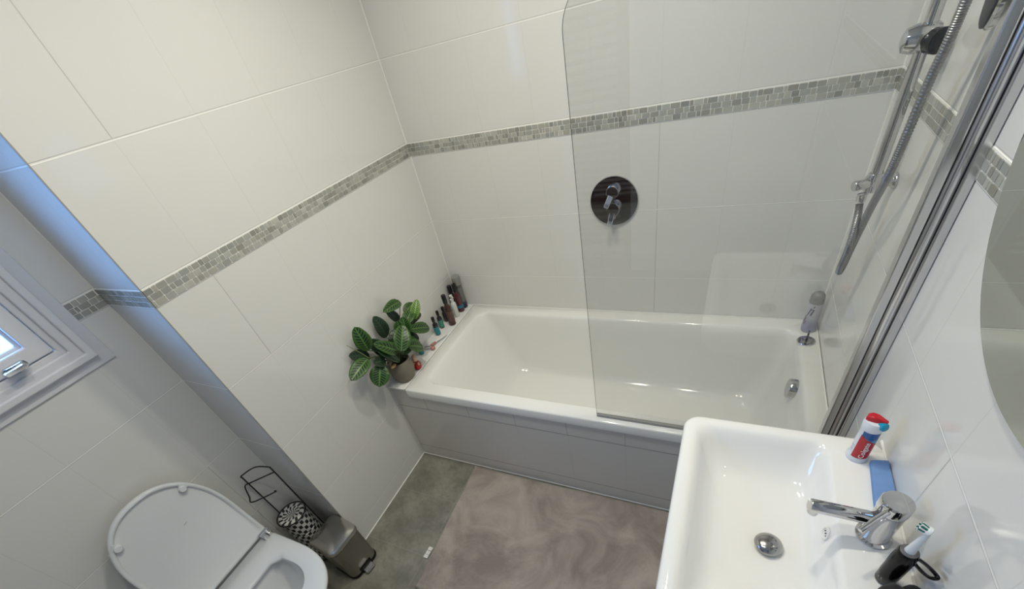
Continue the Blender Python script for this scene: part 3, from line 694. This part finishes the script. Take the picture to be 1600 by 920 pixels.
for k, (y_, rz_) in enumerate(((-1.148,.08),(-1.166,.0),(-1.183,-.05))):
    L_ = .0085
    b.box((.318+.003*k*0, y_-L_, .0022+.001*k), (.338, y_+L_-.0015, .0042+.001*k))
tg_ = obj('care_tag', b, pbr('tag_white', (.74,.74,.69), .7), bmat, smooth=False); part_label(tg_, 'white folded care tag')

# ---------------------------------------------------------------- bottles on the ledge
def bottle(name, h, r, body, cap, label=None, band=None, rz=0, pump=False, neck=.36, lab_z=(.12,.5)):
    o = bpy.data.objects.new(name, None); COL.objects.link(o)
    hb = h*.66; rc = r*neck
    obj('bottle_body', MB().lathe([(r*.9,0),(r,.002),(r,hb*.86),(r*.93,hb*.93),(r*.7,hb*.985),(rc*1.05,hb+h*.03),(rc,hb+h*.05),(rc,hb+h*.09)], (0,0,0), (0,0,1), 28), body, o, world=False)
    if not pump:
        obj('cap', MB().lathe([(rc*1.25,hb+h*.08),(rc*1.32,hb+h*.10),(rc*1.28,h-.003),(rc*1.05,h),(0,h)], (0,0,0), (0,0,1), 24, cap1=False), cap, o, world=False)
    else:
        b = MB().lathe([(rc*1.3,hb+h*.07),(rc*1.3,hb+h*.15),(rc*.5,hb+h*.16),(rc*.5,h-.012),(rc*1.1,h-.011),(rc*1.2,h-.003),(0,h-.002)], (0,0,0), (0,0,1), 24, cap1=False)
        b.tube([(0,0,h-.007),(.012,-.006,h-.007),(.018,-.009,h-.012)], .0032, 10)
        obj('pump', b, cap, o, world=False)
    if label:
        patch((0,0,0), r+.0004, -2.9, .6, hb*lab_z[0], hb*lab_z[1], label, 'label', o, n=24)
        o.children[-1].location = (0,0,0)
    return o
amber = pbr('brown_bottle', (.045,.012,.008), .12, coat=.5); dark = pbr('dark_violet_bottle', (.010,.007,.014), .12, coat=.5)
redb = pbr('dark_red_bottle', (.07,.006,.008), .12, coat=.5); blk = pbr('black_cap', (.006,.006,.007), .25)
greyb = pbr('grey_translucent_bottle', (.13,.14,.13), .2, coat=.3); greyc = pbr('grey_cap', (.25,.26,.24), .35)
navy = pbr('navy_base', (.012,.020,.05), .3); wht = pbr('white_bottle', (.70,.70,.66), .3)
turq = pbr('turquoise_label', (.03,.22,.27), .5); greenl = pbr('green_label', (.06,.24,.19), .5); brl = pbr('brown_label', (.10,.05,.04), .5); blb = pbr('blue_band', (.01,.16,.26), .5)
HL = H+.0002
spec = [('tall_bottle', .185, .0205, greyb, greyc, navy, None, (.052,-.028), .85, (.0,.30), 'tall grey bottle with a dark blue foot, standing in the corner of the ledge'),
 ('shampoo_bottle', .160, .0185, redb, blk, blb, None, (.056,-.066), .50, (.22,.38), 'dark red bottle with a bright blue band, beside the tall grey one'),
 ('shampoo_bottle', .150, .0180, dark, blk, None, None, (.023,-.066), .50, None, 'dark violet bottle against the wall, behind the white pump bottle'),
 ('shampoo_bottle', .172, .0185, amber, blk, brl, None, (.070,-.192), .50, (.2,.75), 'brown bottle with a pale brown label, tallest in the middle of the ledge'),
 ('small_bottle', .085, .0120, dark, blk, None, None, (.018,-.168), .55, None, 'small dark bottle half hidden behind the brown bottle'),
 ('dropper_bottle', .100, .0125, dark, blk, greenl, None, (.026,-.228), .48, (.10,.72), 'small dark bottle with a green label, the rear of the pair'),
 ('dropper_bottle', .102, .0135, dark, blk, turq, None, (.036,-.287), .48, (.08,.70), 'small dark bottle with a turquoise label, the front of the pair')]
bl_map = {}
for (nm, h_, r_, bd, cp, lb, _, (x_, y_), nk, lz, lab) in spec:
    o = bottle(nm, h_, r_, bd, cp, lb, neck=nk, lab_z=lz or (.1,.5)); o.location = (x_, y_, HL)
    tag(o, lab, 'bottle', 'toiletry bottles on the bath ledge')
o = bottle('pump_bottle', .128, .0145, wht, wht, None, pump=True, neck=.5); o.location = (.056,-.118,HL)
tag(o, 'small white pump bottle on the ledge between the brown and dark red bottles', 'bottle', 'toiletry bottles on the bath ledge')
# teal jar
jl = thing('small_jar', (.034,-.448,HL), 'little teal jar on the ledge behind the red figure', 'jar')
obj('jar_body', MB().lathe([(.012,0),(.0128,.002),(.0128,.020),(.011,.023)], (0,0,0), (0,0,1), 24), turq, jl, world=False)
obj('jar_lid', MB().lathe([(.0133,.021),(.0133,.032),(.012,.034),(0,.034)], (0,0,0), (0,0,1), 24, cap1=False), pbr('teal_lid', (.02,.09,.10), .3), jl, world=False)
# soap dish plate under the turquoise bottle, razor
rz_ = thing('razor', (.070,-.375,HL), 'pink and white razor lying on the ledge near the plant', 'razor')
pk = pbr('pink_plastic', (.46,.20,.17), .35); wp = pbr('razor_white', (.74,.73,.70), .3)
obj('handle', MB().tube(smooth_path([(.062,-.388,HL+.009),(.070,-.360,HL+.014),(.082,-.325,HL+.010),(.090,-.290,HL+.006)], 8), lambda s: .0040+.0022*math.sin(s*PI), 12), wp, rz_)
obj('grip', MB().tube([(.060,-.396,HL+.010),(.064,-.384,HL+.011),(.069,-.366,HL+.012)], .0062, 12), pk, rz_)
hb_ = MB().loft([[(.030+.034*s_, -.412+.010*s_+dy, HL+dz) for dy, dz in ((-.008,.001),(.008,.001),(.008,.012),(-.008,.012))] for s_ in (0,1)])
obj('cartridge', hb_, wp, rz_, bevel=.003)
obj('blade_strip', MB().loft([[(.034+.026*s_, -.411+.008*s_+dy, HL+dz) for dy, dz in ((-.0035,.011),(.0035,.011),(.0035,.0128),(-.0035,.0128))] for s_ in (0,1)]), pbr('blade_grey', (.12,.12,.12), .3), rz_, smooth=False)
obj('head_guard', MB().lathe([(.002,0),(.010,.002),(.012,.009),(.008,.015),(.003,.017)], (.079,-.408,HL), (0,0,1), 20), pk, rz_)
# small red and cream bath toy
ty_ = thing('bath_toy', (.083,-.552,HL), 'tiny red and cream bath toy standing beside the plant pot', 'toy')
TS = Vector((.083,-.552,HL))
def toy(name, mb, mat, **k):
    mb.v = [tuple(TS+(Vector(p)-TS)*1.35) for p in mb.v]; return obj(name, mb, mat, ty_, **k)
toy('toy_body', MB().lathe([(.009,0),(.0125,.003),(.0135,.014),(.0105,.026),(.008,.032)], (.083,-.552,HL), (0,0,1), 24), pbr('toy_red', (.42,.012,.012), .35))
toy('toy_head', MB().lathe([(.004,.030),(.0085,.034),(.0098,.041),(.0080,.048),(.0085,.051),(.0045,.057),(.0,.058)], (.083,-.552,HL), (0,0,1), 24, cap1=False), pbr('toy_cream', (.62,.42,.28), .5))
toy('toy_front', MB().loft([[(.0895+.0,-.5600,HL+.012),(.0800,-.5655,HL+.012),(.0800,-.5640,HL+.031),(.0885,-.5590,HL+.031)],[(.087,-.557,HL+.012),(.079,-.562,HL+.012),(.079,-.560,HL+.031),(.086,-.556,HL+.031)]]), pbr('toy_yellow', (.66,.42,.16), .5), bevel=.002)
for sg in (1, -1):
    toy('toy_arm', MB().tube([(.083+sg*.010,-.552-.003,HL+.028),(.083+sg*.014,-.557,HL+.020)], .0032, 8), pbr('toy_arm', (.62,.42,.28), .5))

# ---------------------------------------------------------------- spray can and disc on the bath rim
sc_ = (1.620, -.068, H)
cn = thing('spray_can', sc_, 'lilac and silver spray can on the far right corner of the bath rim', 'spray can')
mt = bpy.data.materials.new('lilac_can'); t = NT(mt); x, y, z = t.xyz()
c = t.mix(t.math('MULTIPLY_ADD', t.math('SUBTRACT', z, .035), 28.0, 0.0, clamp=True), (.26,.26,.40), (.44,.44,.48)); t.l.new(c, t.bsdf.inputs['Base Color']); t.bsdf.inputs['Roughness'].default_value = .3; t.bsdf.inputs['Metallic'].default_value = .2
obj('can_body', MB().lathe([(.019,0),(.0225,.004),(.0235,.010),(.0235,.118),(.0225,.124)], (0,0,0), (0,0,1), 40), mt, cn, world=False)
obj('can_cap', MB().lathe([(.0230,.124),(.0230,.142),(.0205,.154),(.014,.162),(.006,.165),(0,.1655)], (0,0,0), (0,0,1), 36, cap1=False), pbr('grey_can_cap', (.19,.19,.19), .3), cn, world=False)
va = math.atan2(-1.67-sc_[1], 1.289-sc_[0]); dk = pbr('dark_print', (.04,.04,.09), .5); pr_ = pbr('plum_print', (.13,.06,.12), .5)
def stroke(a0, z0, a1, z1, w_, mat): 
    v = []
    for a_, z_ in ((a0-w_,z0),(a0+w_,z0),(a1+w_,z1),(a1-w_,z1)): v.append((.0243*math.cos(va+a_), .0243*math.sin(va+a_), z_))
    return v
b = MB()
for q in ((-.62,.080,-.34,.108,.09),(-.22,.078,.04,.104,.10),(-.30,.100,-.04,.105,.09),(-.28,.088,-.02,.092,.07),(-.85,.066,-.60,.084,.05),(-.10,.110,.04,.119,.07)):
    b.add(stroke(*q, dk), [(0,1,2,3)])
obj('lettering', b, dk, cn, world=False, smooth=False)
b = MB()
for q in ((-1.0,.045,-.75,.066,.12),(-.85,.036,-.60,.052,.09)): b.add(stroke(*q, pr_), [(0,1,2,3)])
obj('printed_motif', b, pr_, cn, world=False, smooth=False)
dc = thing('bath_plug', (1.612,-.142,H), 'round dark chrome plug with an upright stem on the bath rim', 'plug')
obj('plug_disc', MB().lathe([(.029,0),(.030,.002),(.0285,.0045),(.017,.005),(.0165,.0075),(.0095,.0085),(.008,.007),(0,.007)], (0,0,0), (0,0,1), 40, cap1=False), M['chrome_d'], dc, world=False)
obj('plug_stem', MB().tube([(0,0,.006),(.001,.001,.046)], .0032, 12), M['blackp'], dc, world=False)

# ---------------------------------------------------------------- plant
pc = (.058, -.622, HL)
pl = thing('prayer_plant', pc, 'prayer plant with patterned green leaves in a beige pot on the bath ledge', 'potted plant')
obj('pot', MB().lathe([(.036,0),(.042,.003),(.053,.030),(.0565,.055),(.0550,.082),(.0510,.102),(.0495,.106),(.0465,.106),(.0470,.096),(.048,.088)], pc, (0,0,1), 48, cap1=True), pbr('beige_pot', (.19,.165,.125), .55, bump=(80,.2,.001), var=(25,.15)), pl)
obj('soil', MB().lathe([(.0475,.084),(.030,.090),(0,.092)], pc, (0,0,1), 30, cap0=True, cap1=False), pbr('potting_soil', (.02,.013,.009), .95, bump=(200,.9,.004)), pl)
def leaf_mat(name, light, darkc, back):
    mt = bpy.data.materials.new(name); t = NT(mt)
    uv = t.node('ShaderNodeUVMap', uv_map='UVMap'); sx = t.node('ShaderNodeSeparateXYZ'); t.l.new(uv.outputs[0], sx.inputs[0])
    u, vv = sx.outputs[0], sx.outputs[1]; av = t.math('ABSOLUTE', vv)
    ph = t.math('MULTIPLY', t.math('SUBTRACT', u, t.math('MULTIPLY', av, .20)), 9.0)
    tri = t.math('PINGPONG', ph, .5)
    blot = t.math('MULTIPLY', t.math('GREATER_THAN', tri, .16), t.math('LESS_THAN', av, .62))
    blot = t.math('MULTIPLY', blot, t.math('GREATER_THAN', av, .10))
    outer = t.math('MULTIPLY', t.math('LESS_THAN', tri, .09), 1.0)
    c = t.mix(blot, light, darkc)
    c = t.mix(t.math('MULTIPLY', t.math('GREATER_THAN', av, .62), .65), c, tuple(x_*.55 for x_ in light))
    c = t.mix(t.math('MULTIPLY', outer, .55), c, back)
    c = t.mix(t.step(av, .03, .07), c, back)
    t.l.new(c, t.bsdf.inputs['Base Color']); t.bsdf.inputs['Roughness'].default_value = .38
    t.bsdf.inputs['Subsurface Weight'].default_value = 0
    return mt
LM = [leaf_mat('leaf_green', (.050,.135,.022), (.004,.020,.007), (.105,.23,.04)), leaf_mat('leaf_dark', (.014,.045,.015), (.004,.014,.007), (.025,.07,.022)), leaf_mat('leaf_bright', (.20,.34,.06), (.05,.13,.02), (.34,.48,.12))]
stem_m = pbr('plant_stem', (.06,.085,.03), .5)
CAM = Vector((1.289,-1.670,1.594))
def leaf(base, tip, wid, kind, k):
    rnd = random.Random(40+k); base = Vector(base); tip = Vector(tip); wid = wid*1.30; d_ = tip-base; tip = tip + d_*.06; d_ = tip-base; L_ = d_.length; d_.normalize()
    # leaves turn their faces to the lamp and the room
    nn = (Vector((.62,-.45,.70)) + Vector((rnd.uniform(-.25,.25), rnd.uniform(-.25,.25), rnd.uniform(-.2,.2)))).normalized()
    sdv = d_.cross(nn).normalized(); nn = sdv.cross(d_).normalized()
    NU, NV = 16, 8; v = []; uvs = []; bend = rnd.uniform(.06,.16)
    for i in range(NU+1):
        u = i/NU; ww = wid/2*max(.02, (math.sin(PI*min(1,u**.92))**.52)) 
        for j in range(NV+1):
            q = (j/NV)*2-1
            p = base + d_*L_*u + sdv*ww*q + nn*(L_*bend*math.sin(PI*u)*.9 - .16*ww*(1-abs(q))*1.2 - L_*.10*u*u + .0012*math.sin(u*34)*abs(q))
            v.append(p); uvs.append((u, q))
    f = [(i*(NV+1)+j, i*(NV+1)+j+1, (i+1)*(NV+1)+j+1, (i+1)*(NV+1)+j) for i in range(NU) for j in range(NV)]
    me = bpy.data.meshes.new('leaf'); me.from_pydata([tuple(p-Vector(pc)) for p in v], [], f); me.materials.append(LM[kind])
    ul = me.uv_layers.new(name='UVMap')
    for lp_ in me.loops: ul.data[lp_.index].uv = uvs[lp_.vertex_index]
    me.shade_smooth()
    o = bpy.data.objects.new('leaf', me); COL.objects.link(o); o.parent = pl
    so = o.modifiers.new('thick', 'SOLIDIFY'); so.thickness = .0006
    return o
LV = [((.10,-.62,.622),(.10,-.556,.667),.05,0),((.08,-.617,.635),(.07,-.578,.72),.05,1),((.08,-.529,.663),(.08,-.513,.738),.045,0),((.07,-.646,.633),(.06,-.689,.711),.045,1),((.10,-.543,.634),(.10,-.498,.618),.04,0),((.08,-.701,.654),(.07,-.747,.679),.04,1),
 ((0.05,-0.459,0.786),(0.06,-0.567,0.812),0.036,0), ((0.05,-0.509,0.719),(0.04,-0.54,0.793),0.030,1), ((0.09,-0.465,0.699),(0.10,-0.412,0.765),0.034,2),
 ((0.06,-0.473,0.735),(0.07,-0.404,0.748),0.036,0), ((0.08,-0.516,0.709),(0.08,-0.429,0.739),0.041,0), ((0.06,-0.478,0.675),(0.06,-0.377,0.678),0.028,1),
 ((0.09,-0.513,0.68),(0.10,-0.393,0.61),0.042,0), ((0.03,-0.597,0.694),(0.03,-0.608,0.799),0.046,1), ((0.05,-0.73,0.726),(0.05,-0.737,0.834),0.052,0),
 ((0.04,-0.656,0.649),(0.04,-0.696,0.745),0.048,1), ((0.12,-0.639,0.656),(0.11,-0.56,0.733),0.058,0), ((0.07,-0.548,0.665),(0.07,-0.543,0.735),0.042,0),
 ((0.09,-0.626,0.643),(0.08,-0.703,0.74),0.042,0), ((0.10,-0.651,0.613),(0.09,-0.706,0.705),0.034,1), ((0.03,-0.726,0.685),(0.025,-0.796,0.749),0.044,1),
 ((0.06,-0.759,0.71),(0.06,-0.87,0.70),0.050,0), ((0.07,-0.728,0.651),(0.08,-0.791,0.593),0.062,0), ((0.12,-0.591,0.651),(0.13,-0.514,0.591),0.050,0),
 ((0.07,-0.53,0.639),(0.07,-0.456,0.606),0.040,1), ((0.07,-0.607,0.678),(0.07,-0.63,0.656),0.040,1)]
crown = Vector((pc[0], pc[1], HL+.085))
for k, (b_, t_, w_, kd) in enumerate(LV):
    leaf(b_, t_, w_, kd, k)
    bb = Vector(b_); st_ = crown + Vector((random.uniform(-.014,.014), random.uniform(-.014,.014), 0)); md = (st_+bb)/2 + Vector((.008,0,.022))
    obj('stem', MB().tube(smooth_path([st_, md, bb], 8), .0016, 8), stem_m, pl)
obj('stem', MB().tube(smooth_path([(.06,-.64,.60),(.06,-.738,.685),(.055,-.775,.75),(.05,-.809,.812)], 8), lambda s: .0022-.001*s, 8), pbr('pale_shoot', (.22,.26,.13), .5), pl)
o = obj('withered_leaf', MB().loft([[(.083+r_*math.cos(a_*2*PI/10), -.676+dx_, .605+.7*r_*math.sin(a_*2*PI/10)) for a_ in range(10)] for dx_, r_ in ((-.020,.002),(-.014,.008),(-.004,.010),(.006,.008),(.013,.003))]), pbr('withered_leaf', (.42,.26,.09), .6, bump=(90,.5,.002)), pl)
part_label(o, 'orange withered leaf')

# ---------------------------------------------------------------- ceiling downlights
for i, (lx, ly, pw) in enumerate(LAMPS):
    o = thing('downlight', (lx, ly, CZ), ['ceiling downlight over the left of the bath','ceiling downlight over the right of the bath','ceiling downlight over the mat','ceiling downlight nearest the basin'][i], 'ceiling light', 'ceiling downlights')
    obj('bezel', MB().lathe([(.062,0),(.062,-.004),(.050,-.006),(.048,-.001)], (lx,ly,CZ), (0,0,1), 32, cap0=False, cap1=False), M['chrome'], o)
    ld = bpy.data.lights.new('lamp', 'AREA'); ld.shape = 'DISK'; ld.size = LAMP_R*2; ld.energy = pw; ld.color = LAMP_COL; ld.spread = LAMP_SPREAD
    lo = bpy.data.objects.new('lamp', ld); COL.objects.link(lo); lo.parent = o; lo.location = (0,0,-.008)
# sky portal in the window opening (guides sampling of the sky, gives no light itself)
pd = bpy.data.lights.new('window_portal', 'AREA'); pd.shape = 'RECTANGLE'; pd.size = .50; pd.size_y = .52
po = bpy.data.objects.new('window_portal', pd); COL.objects.link(po); po.location = (-DX-.10, -1.69, 1.515); po.rotation_euler = (0, -PI/2, 0)
pd.cycles.is_portal = True
